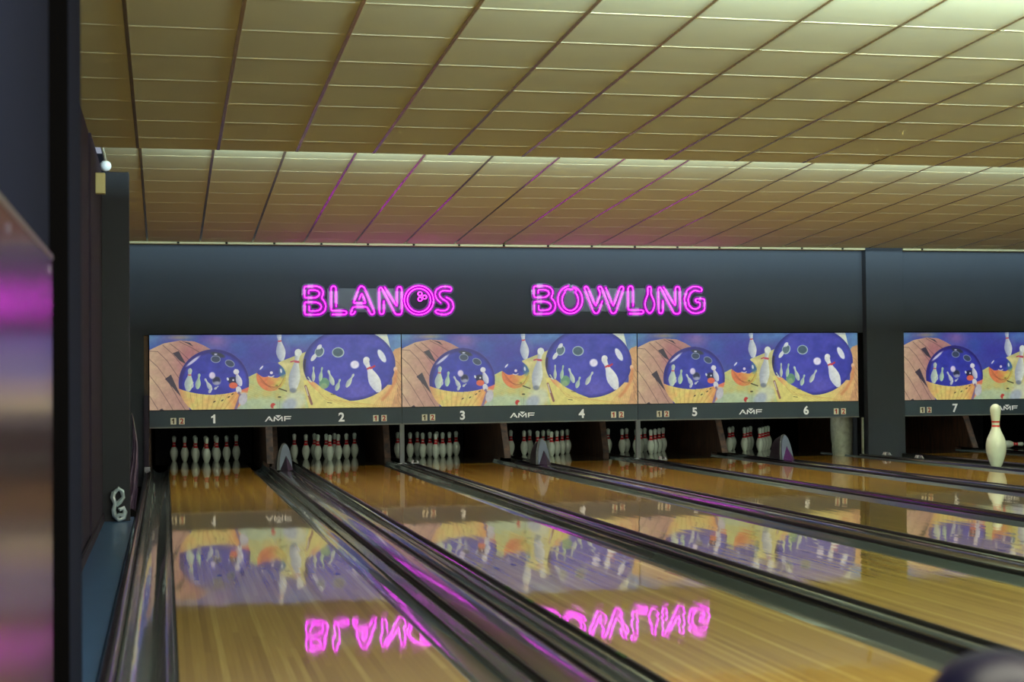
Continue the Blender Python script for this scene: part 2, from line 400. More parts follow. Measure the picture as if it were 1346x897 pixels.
# ball return hoods standing on the wide covers
for i, n in enumerate((1, 3, 5)):
    xc = lane_x(n)+LW+(LP-LW)/2; y0 = (19.95, 19.95, 19.85)[i]
    t = thing('ball_return_hood', 'grey and purple shark fin hood on the cover between lanes %d and %d' % (n, n+1), 'hood', (xc, y0, .043), 'shark fin ball hoods')
    def arch(w, h, k=14): return [(w*math.cos(PI*j/k)*(1-.12*math.sin(PI*j/k)), h*math.sin(PI*j/k)**.85) for j in range(k+1)]
    bm = bmesh.new()
    A = [bm.verts.new((x, .0+.10*z/.34, z)) for x, z in arch(.098, .34)]; B = [bm.verts.new((x*1.05, .34, z*.80)) for x, z in arch(.098, .34)]; Bc = [bm.verts.new((x*.5, .5, z*.3)) for x, z in arch(.098, .34)]
    for a, b in ((A, B), (B, Bc)):
        for j in range(len(a)-1): bm.faces.new((a[j], a[j+1], b[j+1], b[j]))
        bm.faces.new((a[0], b[0], b[-1], a[-1]))
    bm.faces.new(A[::-1]); bm.faces.new(Bc)
    bmesh.ops.recalc_face_normals(bm, faces=bm.faces[:]); obj('hood_body', bm, M['hood'], t, smooth=True)
    bm = bmesh.new(); pts = arch(.080, .325)
    A = [bm.verts.new((x+.012, -.012+.10*z/.34, z)) for x, z in pts]; B = [bm.verts.new((x+.012, .01+.10*z/.34, z)) for x, z in pts]
    bm.faces.new(A); bm.faces.new(B[::-1])
    for j in range(len(A)): bm.faces.new((A[j], B[j], B[(j+1) % len(A)], A[(j+1) % len(A)]))
    bmesh.ops.recalc_face_normals(bm, faces=bm.faces[:]); f = obj('front_panel', bm, M['hoodface'], t); f['label'] = 'pale blue grey arched face'
    bm = bmesh.new(); v = [bm.verts.new(p) for p in ((-.06, -.012, 0), (.105, -.012, 0), (.018, .048, .19), (.026, -.13, -.002), (.10, .10, 0))]
    for q in ((0, 3, 2), (3, 1, 2), (1, 4, 2), (4, 0, 2), (0, 1, 3), (0, 4, 1)): bm.faces.new([v[k] for k in q])
    bmesh.ops.recalc_face_normals(bm, faces=bm.faces[:]); f = obj('nose_wedge', bm, M['hoodnose'] if n == 5 else M['nosedark'], t)
    f['label'] = 'purple pointed wedge' if n == 5 else 'dusky purple grey pointed wedge'

# small steel brackets at the divider ends
for x, y, lb in ((3.29, 20.93, 'small bright steel bracket on divider end between lanes 2 and 3'), (6.64, 20.46, 'small bright steel bracket on divider end between lanes 4 and 5'),
              (9.98, 20.5, 'small pale bracket on the edging strip at the foot of the pillar'), (10.40, 20.35, 'flat pale bracket right of the pillar foot beside lane 7')):
    z0 = .043 if x < 9 else (.037 if x < 10.2 else -.008)
    t = thing('metal_bracket', lb, 'bracket', (x, y, z0), 'small brackets at divider ends')
    obj('foot_plate', box(-.05, .05, -.06, .06, 0, .008), M['steel'], t)
    bm = bmesh.new(); prism(bm, [(-.05, .008), (-.03, .045), (-.018, .045), (-.03, .008)], 'y', -.04, .04); prism(bm, [(.05, .008), (.03, .04), (.018, .04), (.03, .008)], 'y', -.04, .04)
    obj('upright_tab', bm, M['lamp'], t)

# ------------------------------------------------------------------ PINS
prof_in = [(0, 1.0), (.02, 1.02), (.75, 1.414), (2.25, 1.955), (3.375, 2.255), (4.5, 2.383), (5.2, 2.37), (5.875, 2.28), (6.6, 2.11), (7.25, 1.86), (7.95, 1.53), (8.625, 1.235),
           (9.0, 1.09), (9.3, 1.0), (9.65, .94), (10.0, .90), (10.25, .905), (10.6, .93), (10.875, .95), (11.75, 1.06), (12.625, 1.17), (13.5, 1.273), (14.1, 1.19), (14.5, .98), (14.8, .65), (14.95, .3), (15.0, 0)]
IN = .0254
def pin_mesh(name, s=1.0, bands=((8.9, 9.65), (10.05, 10.6)), seg=28):
    zs = [0.0]; prof = [(0, 0)] + [(z*IN*s, r*IN*s) for z, r in prof_in]
    bm = bmesh.new()
    # refine so band edges are crisp
    out = []
    def rad(z): return float(np.interp(z, [p[0] for p in prof_in], [p[1] for p in prof_in]))
    zz = sorted(set([p[0] for p in prof_in] + [b for bb in bands for b in bb]))
    prof = [(0, 0)] + [(z*IN*s, rad(z)*IN*s) for z in zz]
    lathe(bm, prof, seg, mi=lambda z: 1 if any(a < z/(IN*s) < b for a, b in bands) else 0)
    bmesh.ops.recalc_face_normals(bm, faces=bm.faces[:])
    me = new_mesh(bm, name, [M['pin'], M['pinred']])
    for p in me.polygons: p.use_smooth = True
    me.set_sharp_from_angle(angle=math.radians(60))
    return me
pin_me = pin_mesh('bowling_pin', bands=((8.3, 9.6), (9.9, 11.1)))
ORD = ['first', 'second', 'third', 'fourth', 'fifth', 'sixth', 'seventh', 'eighth']
spots = [(0, 0, 'head pin at the front'), (-1, 1, 'second row left pin'), (1, 1, 'second row right pin'), (-2, 2, 'third row left pin'), (0, 2, 'third row middle pin'), (2, 2, 'third row right pin'),
         (-3, 3, 'back row far left pin'), (-1, 3, 'back row inner left pin'), (1, 3, 'back row inner right pin'), (3, 3, 'back row far right pin')]
for n in range(1, 7):
    for a, r, nm in spots:
        o = inst('bowling_pin', pin_me, None, (lane_x(n)+LW/2+a*.1524, YH+r*.264, -.001))
        o.rotation_euler.z = random.random()*6
        tag(o, 'racked white red-necked pin, %s on the %s lane from the left' % (nm, ORD[n-1]), 'bowling pin', 'bowling pins racked on lane %d' % n)
# large display pin
big_me = pin_mesh('display_pin', s=.802/.381, bands=((9.55, 9.95), (10.55, 10.95)), seg=40)
o = inst('giant_bowling_pin', big_me, None, (10.245, 17.97, -.01)); tag(o, 'oversized white display pin with two thin red neck stripes right of the pillar', 'bowling pin')
o = inst('bowling_pin', pin_me, None, (12.95, 22.6, .062)); o.rotation_euler = (PI/2, 0, 1.35)
tag(o, 'white pin lying on its side in the dark opening beyond the giant pin', 'bowling pin')

# ------------------------------------------------------------------ PIT: kickbacks, curtains, posts
def kick(x, label, yf=21.62, th=.045):
    bm = bmesh.new(); prism(bm, [(max(yf, 22.52), -.11), (24.9, -.11), (24.9, 1.2), (yf+.7, 1.2), (yf, .045), (max(yf, 22.52), .045)] if yf < 22.5 else [(yf, -.11), (24.9, -.11), (24.9, 1.2), (yf+.5, 1.2), (yf, .045)], 'x', x-th, x+th)
    t = thing('kickback_panel', label, 'panel', (0, 0, 0), 'kickback panels beside the pin decks')
    obj('wood_board', bm, M['kick'], t)
    bm = bmesh.new(); prism(bm, [(yf-.012, .045), (yf+(.7 if yf < 22.5 else .5)-.012, 1.2), (yf+(.7 if yf < 22.5 else .5)-.024, 1.2), (yf-.024, .045)], 'x', x-th, x+th)
    obj('edge_strip', bm, M['kick'], t)
for n in range(1, 9):
    W_N = ('first', 'second', 'third', 'fourth', 'fifth', 'sixth', 'seventh', 'eighth')
    if n in (2, 7): kick(lane_x(n)-GW-.05, 'dark brown scuffed wood kickback left of the %s pin deck' % W_N[n-1], 22.9)
    if n in (1, 3, 5, 7): kick(lane_x(n)+LW+GW+.05, 'dark brown scuffed wood kickback right of the %s pin deck' % W_N[n-1], {1: 21.62, 3: 21.8, 5: 22.05, 7: 22.0}[n])
    if n in (2, 4): kick(lane_x(n)+LW+.2566, 'dark brown scuffed wood kickback between the %s and %s racks of pins' % (W_N[n-1], W_N[n]), {2: 22.62, 4: 22.85}[n])
kick(lane_x(1)-GW-.035, 'dark brown scuffed wood kickback left of the first rack of pins', 21.62, .02)
for n in range(1, 9):
    bm = bmesh.new(); k = 24
    vs = [[bm.verts.new((lane_x(n)-.2+(LW+.4)*i/k, 24.75+.03*math.sin(i*1.9), z)) for i in range(k+1)] for z in (-.1, 1.5)]
    for i in range(k): bm.faces.new((vs[0][i], vs[0][i+1], vs[1][i+1], vs[1][i]))
    tag(obj('pit_curtain', bm, M['pit'], smooth=True), 'black pit curtain hanging behind the pin deck of the %s lane from the left' % ORD[n-1], 'curtain', 'black pit curtains')
    # low pale ledge behind pins
for x, lb in ((M0+PP, 'slim grey steel post under the joint of first and second murals'), (M0+2*PP, 'slim grey steel post under the joint of second and third murals')):
    t = thing('support_post', lb, 'post', (x, D, 0), 'slim posts between masking units')
    obj('shaft', box(-.031, .031, -.02, .03, .03, .567), M['post'], t, bevel=.003)
    obj('foot_plate', box(-.055, .055, -.05, .05, .026, .036), M['steel'], t)
t = thing('support_post', 'slim dark post holding up the left end of first masking unit', 'post', (-.245, D-.02, 0))
obj('shaft', box(-.03, .03, -.02, .03, -.05, 1.0), M['wall_dark'], t); obj('foot_plate', box(-.035, .05, -.10, .03, -.06, .06), M['steel'], t, bevel=.01)
tag(obj('wall_strip', box(-.274, -.218, D+.02, D+.06, 1.0, 1.79), M['kick']), 'narrow rough brown wood strip left of the first mural', 'board')
t = thing('support_post', 'thin rusty white post between third mural and pillar', 'post', (9.93, D, 0))
obj('shaft', box(-.010, .010, -.04, .0, .0, .56), M['wrap'], t)
tag(obj('side_strip', box(9.885, 9.975, D+.01, D+.06, -.05, 1.80), M['black']), 'black filler strip between the third mural and the pillar', 'board')
# white wrapped bundle at the right of lane 6
bm = bmesh.new(); seg = 26; rings = []
for j in range(22):
    z = -.09+j*.075; rr = .17*(1-.22*max(0, (.25-z))/.35)
    rings.append([bm.verts.new((9.875+(rr+random.uniform(-.008, .012))*math.cos(2*PI*i/seg)*.98, 21.75+(rr+random.uniform(-.008, .008))*math.sin(2*PI*i/seg), z+.012*math.sin(i*.9+j))) for i in range(seg)])
for j in range(21):
    for i in range(seg): bm.faces.new((rings[j][i], rings[j][(i+1) % seg], rings[j+1][(i+1) % seg], rings[j+1][i]))
bm.faces.new(rings[0][::-1]); bm.faces.new(rings[-1])
bmesh.ops.recalc_face_normals(bm, faces=bm.faces[:])
tag(obj('wrapped_column', bm, M['wrap'], smooth=True), 'white crumpled wrapped column right of the lane 6 deck under the mural', 'column')

# ------------------------------------------------------------------ MURAL painting (vertex colours on a fine grid), in its own drawing units
NX, NY = 860, 256
GX0, GX1, GY0, GY1 = 40.0, 2532.0, 48.0, 780.0
gx, gy = np.meshgrid(np.linspace(GX0, GX1, NX), np.linspace(GY0, GY1, NY))
img = np.zeros((NY, NX, 3))
def col(*c): return np.array(c, float)
def noise(sx, sy, seed):
    r = np.random.default_rng(seed); a = r.random((sy+2, sx+2))
    u = (gx-GX0)/(GX1-GX0)*sx; w = (gy-GY0)/(GY1-GY0)*sy
    i = np.clip(u.astype(int), 0, sx-1); j = np.clip(w.astype(int), 0, sy-1); fu = u-i; fw = w-j
    fu = fu*fu*(3-2*fu); fw = fw*fw*(3-2*fw)
    return (a[j, i]*(1-fu)+a[j, i+1]*fu)*(1-fw)+(a[j+1, i]*(1-fu)+a[j+1, i+1]*fu)*fw
def put(mask, c):
    global img
    c = np.asarray(c, float)
    if c.ndim == 1: c = c[None, None, :]
    img = img*(1-mask[..., None])+c*mask[..., None]
def ell(cx, cy, rx, ry, ang=0, soft=3.0):
    a = math.radians(ang); dx = gx-cx; dy = gy-cy
    u = (dx*math.cos(a)+dy*math.sin(a))/rx; w = (-dx*math.sin(a)+dy*math.cos(a))/ry
    r = np.sqrt(u*u+w*w); return np.clip((1-r)*min(rx, ry)/soft+.5, 0, 1)
def poly(pts):
    inside = np.zeros(gx.shape, bool); n = len(pts)
    for i in range(n):
        x1, y1 = pts[i]; x2, y2 = pts[(i+1) % n]
        if y1 == y2: continue
        c = ((y1 > gy) != (y2 > gy)) & (gx < (x2-x1)*(gy-y1)/(y2-y1)+x1)
        inside ^= c
    return inside.astype(float)
def line(pts, w, soft=2.0):
    d = np.full(gx.shape, 1e9)
    for (x1, y1), (x2, y2) in zip(pts[:-1], pts[1:]):
        L2 = (x2-x1)**2+(y2-y1)**2+1e-9; t = np.clip(((gx-x1)*(x2-x1)+(gy-y1)*(y2-y1))/L2, 0, 1)
        d = np.minimum(d, np.hypot(gx-(x1+t*(x2-x1)), gy-(y1+t*(y2-y1))))
    return np.clip((w/2-d)/soft+.5, 0, 1)
def mixc(a, b, t): return a[None, None, :]*(1-t[..., None])+b[None, None, :]*t[..., None]
def pinp(hx, hy, bx_, by_, fat=1.0, c=(196, 202, 196), sh=(120, 130, 165), clip=None, red=True):
    L = math.hypot(bx_-hx, by_-hy); ux, uy = (bx_-hx)/L, (by_-hy)/L
    t = ((gx-hx)*ux+(gy-hy)*uy)/L; s = ((gx-hx)*uy-(gy-hy)*ux)
    tt = [0, .03, .09, .15, .22, .30, .38, .50, .62, .72, .85, .97, 1.0]; rr = [0, .05, .08, .077, .06, .058, .08, .125, .155, .158, .125, .07, 0]
    r = np.interp(t, tt, rr)*L*fat; inn = (t > 0) & (t < 1)
    m = np.where(inn, np.clip((r-np.abs(s))/3+.5, 0, 1), 0)
    if clip is not None: m = m*clip
    shade = np.clip(-s/(r+1e-6)*.5+.35, 0, 1)
    put(m, mixc(col(*c), col(*sh), shade*.75))
    if red: put(m*((t > .27) & (t < .32)), col(185, 60, 75))
# background sky-blue to violet
f = noise(14, 5, 1)*.6+noise(40, 14, 2)*.4
img[:] = mixc(col(52, 84, 160), col(70, 58, 150), np.clip(f*1.2-.1, 0, 1))
t = np.clip((260-gx)/260, 0, 1)*np.clip((190-gy)/120, 0, 1); img = mixc(col(0, 0, 0), col(1, 1, 1), t)*col(92, 142, 165)+img*(1-t[..., None])
m = np.exp(-((gx-690)/110)**2-((gy-110)/70)**2)*.8; put(m, col(130, 96, 160))
m = np.exp(-((gx-330)/120)**2-((gy-70)/28)**2)*.7; put(m, col(170, 150, 110))
m = np.exp(-((gx-1150)/230)**2-((gy-260)/150)**2)*.75; put(m, col(58, 52, 150))
m = np.exp(-((gx-1560)/260)**2-((gy-90)/90)**2)*.8*np.clip(noise(30, 10, 9)+.35, 0, 1); put(m, col(90, 135, 185))
# yellow lit floor in the middle and right
floor_y = poly([(985, 470), (1080, 425), (1300, 400), (1296, 322), (1610, 205), (1620, 800), (985, 800)])
fl = noise(60, 14, 3)
put(floor_y, mixc(col(190, 180, 110), col(172, 188, 132), fl))
put(poly([(1290, 325), (1500, 245), (1610, 208), (1560, 640), (1370, 620), (1375, 400)]), mixc(col(206, 198, 138), col(180, 176, 120), noise(30, 12, 4)))
for k in range(8): put(line([(1000, 520+k*22), (1150, 590+k*20), (1330, 650+k*16), (1560, 680+k*14)], 3)*floor_y*.55, col(176, 136, 74))
put(ell(1130, 830, 330, 160, 0, 40)*.95, mixc(col(178, 192, 150), col(150, 170, 148), noise(24, 8, 6)))
put(ell(1460, 700, 110, 90, -20, 50)*.7, col(196, 206, 190)); put(ell(1400, 745, 80, 60, -35, 30)*.8, col(150, 160, 178))
put(ell(1240, 748, 24, 26, 20, 6), col(178, 50, 50)); put(ell(1262, 762, 18, 20, 20, 6), col(170, 185, 150))
# wooden bend at the left, planks and arrow inlays
wood = poly([(0, 215), (70, 180), (180, 130), (330, 104), (470, 112), (560, 150), (640, 195), (560, 260), (430, 420), (380, 600), (430, 800), (0, 800)])
put(wood, mixc(col(196, 170, 138), col(166, 124, 116), np.clip((gx-60)/420*.7+noise(18, 10, 7)*.5, 0, 1)))
put(wood*np.exp(-((gx-430)/120)**2-((gy-330)/200)**2)*.7, col(160, 88, 108))
for p in ([(40, 205), (120, 210), (210, 300), (330, 480), (420, 640), (470, 790)], [(170, 150), (260, 230), (340, 330), (420, 430)], [(240, 135), (330, 205), (430, 300)], [(40, 285), (120, 360), (220, 500), (330, 700), (390, 790)],
          [(40, 440), (130, 560), (230, 720), (270, 790)], [(40, 640), (120, 770)], [(330, 115), (440, 170), (540, 230)]):
    put(line(p, 5)*wood, col(88, 62, 70))
for p in ([(262, 226), (322, 205), (392, 335), (330, 300)], [(188, 476), (246, 434), (345, 655), (262, 560)], [(345, 108), (430, 125), (465, 165), (400, 130)], [(130, 775), (160, 760), (185, 790)]):
    put(poly(p), col(58, 50, 66))
# ball 1
b1 = ell(662, 520, 343, 330)
low = mixc(col(204, 192, 112), col(208, 170, 104), np.clip(noise(60, 16, 11), 0, 1))
put(b1, low)
put(b1*np.clip((420-gx)/90, 0, 1)*.75, col(196, 126, 96)); put(b1*np.clip((gx-760)/150, 0, 1)*.8, col(214, 132, 84))
for k in range(17):
    x0 = 395+k*33
    put(line([(x0, 590), (x0+(662-x0)*.12-20, 660), (x0+(662-x0)*.38-50, 790)], 4)*b1*.6, (col(150, 108, 50) if k % 2 else col(222, 206, 120)))
put(b1*ell(960, 545, 75, 60, 10, 8), col(206, 112, 92))
b1b = b1*(gy < 634-.00058*(gx-650)**2)
blu = mixc(col(38, 42, 140), col(62, 66, 178), noise(30, 12, 12)*.7+noise(70, 24, 13)*.3)
put(b1b, blu)
rim = np.clip(ell(662, 520, 343, 330)-ell(672, 528, 315, 302, 0, 24), 0, 1); put(rim*b1b*.75, col(40, 30, 104))
put(ell(700, 245, 70, 22, 15, 10), col(44, 48, 66)); 
for cx, cy, rx, ry, a in ((680, 287, 42, 30, 5), (818, 330, 44, 28, 25)): put(ell(cx, cy, rx+6, ry+6, a), col(150, 160, 190)); put(ell(cx, cy, rx, ry, a, 8), col(54, 66, 92))
put(ell(688, 500, 44, 42), col(110, 116, 160)); put(ell(686, 492, 38, 34, 0, 14), col(34, 38, 72)); put(ell(690, 520, 30, 16, 0, 14), col(150, 152, 176))
put(ell(645, 446, 30, 33, 0, 12), col(206, 196, 220)); put(ell(460, 305, 78, 13, -38, 8), col(188, 186, 214)); put(ell(680, 239, 16, 6), col(190, 190, 220))
put(ell(858, 500, 60, 38, 10, 8), col(30, 34, 72)); put(ell(850, 545, 42, 30), col(208, 100, 76)); put(ell(850, 493, 9, 9), col(215, 215, 225)); put(ell(797, 482, 10, 16, -20), col(210, 214, 220))
pinp(432, 372, 410, 600, 1.15, c=(190, 206, 178)); pinp(520, 425, 500, 578, 1.1, c=(170, 200, 160), red=False); pinp(460, 505, 450, 565, 1.1, red=False)
pinp(572, 474, 640, 592, 1.0, red=False); pinp(640, 560, 612, 618, 1.5, red=False); pinp(705, 550, 664, 580, 1.5, red=False)
pinp(868, 385, 925, 555, 1.05, c=(208, 206, 214)); put(ell(880, 412, 28, 26), col(206, 204, 212))
put(ell(903, 590, 27, 36, -15), col(200, 200, 204)); put(line([(905, 620), (925, 630), (900, 700), (870, 780)], 26, 8), col(120, 96, 130)); put(line([(925, 620), (985, 625)], 16), col(200, 180, 150))
put(ell(945, 680, 40, 62, 15, 10), col(180, 178, 186))
for x, y in ((665, 702), (742, 690), (805, 658), (842, 630)): put(ell(x, y, 14, 6, -30), col(60, 50, 40))
# ball 2 (small)
b2 = ell(1224, 462, 147, 143)
put(b2, mixc(col(206, 118, 78), col(196, 190, 96), np.clip((gx-1180)/160+noise(50, 20, 15)*.4-.2, 0, 1)))
for k in range(7): put(line([(1085+k*12, 420+k*18), (1130+k*16, 520+k*9), (1250+k*10, 590-k*6), (1370, 560-k*22)], 3)*b2*.6, col(150, 74, 54))
put(b2*(gy < 470-.0016*(gx-1235)**2*(1)+8*np.sin(gx/22)), mixc(col(46, 44, 140), col(60, 70, 170), noise(40, 20, 16)))
put(b2*ell(1335, 410, 34, 60, 0, 20)*.8, col(60, 110, 140)); put(ell(1128, 374, 26, 8, -48), col(205, 205, 215)); put(ell(1226, 424, 15, 14), col(215, 205, 220)); put(ell(1322, 406, 10, 22, -10), col(200, 205, 215))
put(line([(1195, 458), (1225, 466), (1250, 456)], 9), col(190, 190, 200)); put(line([(1300, 580), (1375, 606)], 12), col(60, 56, 40)); put(ell(1305, 664, 18, 8), col(60, 60, 40)); put(ell(1278, 550, 14, 8), col(120, 120, 50))
# standing pins in the middle
pinp(1302, 30, 1330, 312, 1.05, c=(200, 206, 206), sh=(110, 120, 170))
put(ell(1385, 170, 30, 90, -8, 20)*.25, col(120, 130, 190))
pinp(1495, 190, 1434, 622, .82, c=(200, 206, 198), sh=(120, 128, 160)); put(line([(1420, 318), (1450, 310), (1502, 322)], 14), col(176, 70, 90)); put(ell(1494, 228, 36, 36), col(206, 212, 206))
put(ell(1440, 600, 34, 24, 0, 16)*.7, col(84, 92, 108))
# right backdrop behind ball 3
put(poly([(2140, 0), (2380, 0), (2445, 270), (2400, 300)]), mixc(col(196, 206, 196), col(214, 216, 190), noise(20, 8, 18)))
put(poly([(2380, 0), (2540, 0), (2540, 180), (2440, 250)]), mixc(col(96, 142, 178), col(80, 110, 170), noise(20, 8, 19)))
put(poly([(2440, 240), (2470, 200), (2540, 176), (2540, 800), (1800, 800), (2200, 720), (2440, 600)]), mixc(col(186, 142, 104), col(206, 164, 116), noise(40, 16, 20)))
for k in range(6): put(line([(2455+k*8, 300+k*70), (2500, 330+k*76), (2545, 390+k*80)], 4)*.7, col(110, 76, 66))
yel = poly([(1545, 500), (1700, 520), (2500, 560), (2420, 800), (1600, 800), (1560, 640)])
put(yel, mixc(col(206, 196, 116), col(210, 174, 118), np.clip((gx-2150)/250, 0, 1)))
for k in range(16): put(line([(1640+k*8, 560+k*9), (1740+k*26, 690+k*3), (1900+k*34, 745+k*2), (2080+k*30, 800)], 3)*yel*.5, col(170, 120, 56) if k % 2 else col(232, 214, 130))
for k in range(12): put(line([(2230+k*24, 800), (2270+k*22, 730-k*10), (2330+k*18, 660-k*16)], 3)*.5*(gy > 560), col(190, 112, 66))
# ball 3 (large)
b3 = ell(2008, 398-48, 467, 360)
put(b3, low*.0+mixc(col(206, 194, 112), col(206, 136, 96), np.clip((1720-gx)/110, 0, 1)))
edge = 600-.0+np.where(gx < 1800, -(1800-gx)*.42, (gx-1800)*.9)
b3b = b3*(gy < np.interp(gx, [1540, 1656, 1756, 1896, 2010, 2500], [480, 522, 598, 668, 712, 900]))
put(b3b, mixc(col(48, 52, 150), col(76, 74, 182), noise(26, 9, 21)*.65+noise(70, 24, 22)*.35))
put(b3b*np.exp(-((gx-2080)/170)**2-((gy-620)/110)**2)*.55, col(104, 92, 180))
rim = np.clip(ell(2008, 350, 467, 360)-ell(2020, 350, 440, 338, 0, 34), 0, 1); put(rim*b3b*.75, col(34, 34, 110))
put(b3*line([(1560, 300), (1545, 430), (1565, 520)], 22, 10), col(44, 30, 60)); put(line([(1590, 470), (1625, 520), (1600, 505)], 10), col(190, 200, 180))
put(line([(1565, 560), (1600, 660), (1625, 735)], 24, 8)*.9, col(120, 76, 78)); put(line([(1567, 565), (1590, 650)], 9), col(196, 190, 180))
for cx, cy, rx, ry, a in ((1892, 228, 52, 42, 0), (1704, 222, 36, 46, 35)):
    put(ell(cx+2, cy, rx+9, ry+8, a), col(178, 196, 196)); put(ell(cx, cy-1, rx, ry, a, 10), col(62, 84, 104))
put(ell(1705, 175, 32, 20, -50), col(200, 205, 214)); put(ell(1650, 275, 46, 20, -52), col(208, 212, 214)); put(ell(1700, 228, 30, 36, 35, 8), col(84, 104, 118))
put(ell(1752, 532, 52, 54), col(96, 140, 112)); put(ell(1748, 560, 34, 30, 0, 14)*.6, col(150, 170, 120))
put(ell(2061, 350, 44, 40, 0, 14), col(222, 218, 236)); put(ell(2337, 266, 30, 72, -30, 6), col(212, 216, 226))
pinp(1645, 365, 1643, 515, .75, c=(196, 208, 176), red=False); pinp(1732, 370, 1708, 515, .85, c=(170, 200, 160), red=False); pinp(1792, 402, 1845, 556, .95, c=(196, 210, 186), red=False)
pinp(1912, 490, 1870, 608, 1.15, c=(180, 202, 170), red=False); pinp(2052, 440, 1972, 576, .95, c=(196, 206, 186), red=False)
pinp(2160, 285, 2310, 628, 1.0, c=(216, 218, 216), sh=(190, 196, 214)); put(ell(2180, 303, 32, 30), col(216, 218, 216)); put(line([(2224, 388), (2262, 366)], 18), col(186, 40, 60))
put(ell(2475, 400, 20, 26), col(214, 180, 150)); put(line([(2480, 420), (2470, 520), (2400, 640), (2340, 700)], 30, 20)*.8, col(196, 128, 84))
for x, y in ((1838, 642), (1800, 724)): put(line([(x-18, y), (x+28, y+6)], 7), col(80, 66, 40))
# painterly mottling, thin mid seam
img *= (1+.05*(noise(220, 70, 30)-.5)+.08*(noise(90, 30, 31)-.5))[..., None]
put(line([(1307, 700), (1307, 790)], 4)*.5, col(90, 80, 90)); put((gy < 70).astype(float)*.25, col(60, 80, 140))
img = np.clip(img, 0, 255)/255
lin = np.where(img <= .04045, img/12.92, ((img+.055)/1.055)**2.4)
mural_me = bpy.data.meshes.new('mural_panel')
MW, MZ0, MZ1 = PP-.014, .80, 1.80
vx = np.linspace(0, MW, NX); vz = np.linspace(MZ1-MZ0, 0, NY)
VX, VZ = np.meshgrid(vx, vz); co = np.stack([VX, np.zeros_like(VX), VZ], -1).reshape(-1, 3).astype(np.float32)
ii = np.arange(NX*NY).reshape(NY, NX)
quads = np.stack([ii[1:, :-1], ii[1:, 1:], ii[:-1, 1:], ii[:-1, :-1]], -1).reshape(-1, 4).astype(np.int32)
mural_me.vertices.add(len(co)); mural_me.vertices.foreach_set('co', co.ravel())
mural_me.loops.add(quads.size); mural_me.loops.foreach_set('vertex_index', quads.ravel())
mural_me.polygons.add(len(quads)); mural_me.polygons.foreach_set('loop_start', np.arange(0, quads.size, 4, dtype=np.int32))
mural_me.update(calc_edges=True)
ca = mural_me.color_attributes.new('paint', 'FLOAT_COLOR', 'POINT')
rgba = np.concatenate([lin, np.ones((NY, NX, 1))], -1).astype(np.float32); ca.data.foreach_set('color', rgba.ravel())
mural_me.materials.append(vcol_material('printed bowling mural', .74, .35))  # print glows on its own, as though lit from behind
mural_me.validate()

# masking units
def one_mesh(h, m):
    bm = bmesh.new(); k = h
    prism(bm, [(-.06*k, -.36*k), (.11*k, -.36*k), (.11*k, .36*k), (-.01*k, .36*k), (-.10*k, .25*k), (-.22*k, .20*k), (-.22*k, .06*k), (-.06*k, .11*k)], 'y', -.002, .002)
    return new_mesh(bm, 'numeral', m)
def logo_bm():
    bm = bmesh.new(); S = .00051   # drawing units of the logo
    def P(*pts): prism(bm, [((x-595)*S, (305-y)*S*1.03) for x, y in pts], 'y', -.003, 0)
    P((245, 382), (345, 250), (378, 250), (465, 378), (425, 378), (400, 345), (352, 345), (362, 322), (384, 322), (361, 287), (285, 382))
    P((470, 378), (485, 262), (505, 250), (598, 335), (690, 250), (712, 262), (715, 378), (682, 378), (680, 300), (598, 372), (515, 300), (508, 378))
    P((525, 222), (672, 222), (598, 296))
    P((752, 375), (752, 248), (942, 248), (930, 275), (785, 275), (785, 305), (928, 305), (915, 330), (785, 330), (785, 375))
    return bm
logo_me = new_mesh(logo_bm(), 'maker_logo', M['white'])
card_me = new_mesh(box(-.037, .037, -.003, 0, -.043, .043), 'number_card', M['card'])
one_me = one_mesh(.1, M['dnum']); one_r = one_mesh(.1, M['red'])
two_me = text_mesh('2', .095, .003, .001); two_me.materials.append(M['red'])
unit_note = ['leftmost', 'second from left', 'third from left, just before the pillar', 'beyond the pillar at the far right']
for u in range(4):
    x0 = M0+PP*u if u < 3 else M4
    t = thing('masking_unit', 'long mural masking board over lanes %d and %d, %s' % (2*u+1, 2*u+2, unit_note[u]), 'mural board', (x0, D, 0), 'mural masking boards over the pins')
    o = inst('mural_panel', mural_me, t, (.007, -.012, MZ0)); o['label'] = 'painted scene of blue balls and flying pins'
    obj('backing_board', box(.004, PP-.004, -.011, .028, .585, 1.80), M['board'], t)
    obj('lower_board', box(.004, PP-.004, -.016, -.012, .575, .795), M['board'], t)['label'] = 'slate strip carrying lane numbers'
    obj('bottom_rail', box(.004, PP-.004, -.022, .0, .563, .580), M['edge'], t)
    obj('top_rail', box(.004, PP-.004, -.02, .03, 1.797, 1.81), M['black'], t)
    obj('ledge_strip', box(.004, PP-.004, -.020, -.012, .793, .803), M['wall_dark'], t)
    for k, (dx, nn) in enumerate(((.84, 2*u+1), (2.538, 2*u+2))):
        
        if nn == 1: me = one_mesh(.165, M['white'])
        else: me = text_mesh(str(nn), .165, .005, .002); me.materials.append(M['white'])
        me.name = 'lane_number'
        inst('lane_number', me, t, (dx, -.019, .678))['label'] = 'white numeral %d' % nn
    inst('maker_logo', logo_me, t, (1.687, -.017, .672))['label'] = 'white AMF lettering'
    for dx, me, lb in ((.313, one_me, 'cream card with dark numeral 1'), (.422, two_me, 'white card with red numeral 2'), (3.005, one_r, 'white card with red numeral 1'), (3.118, two_me, 'white card with red numeral 2')):
        c = inst('number_card', card_me, t, (dx, -.017, .655)); c['label'] = lb
        inst('numeral', me, c, (0, -.0045, 0))

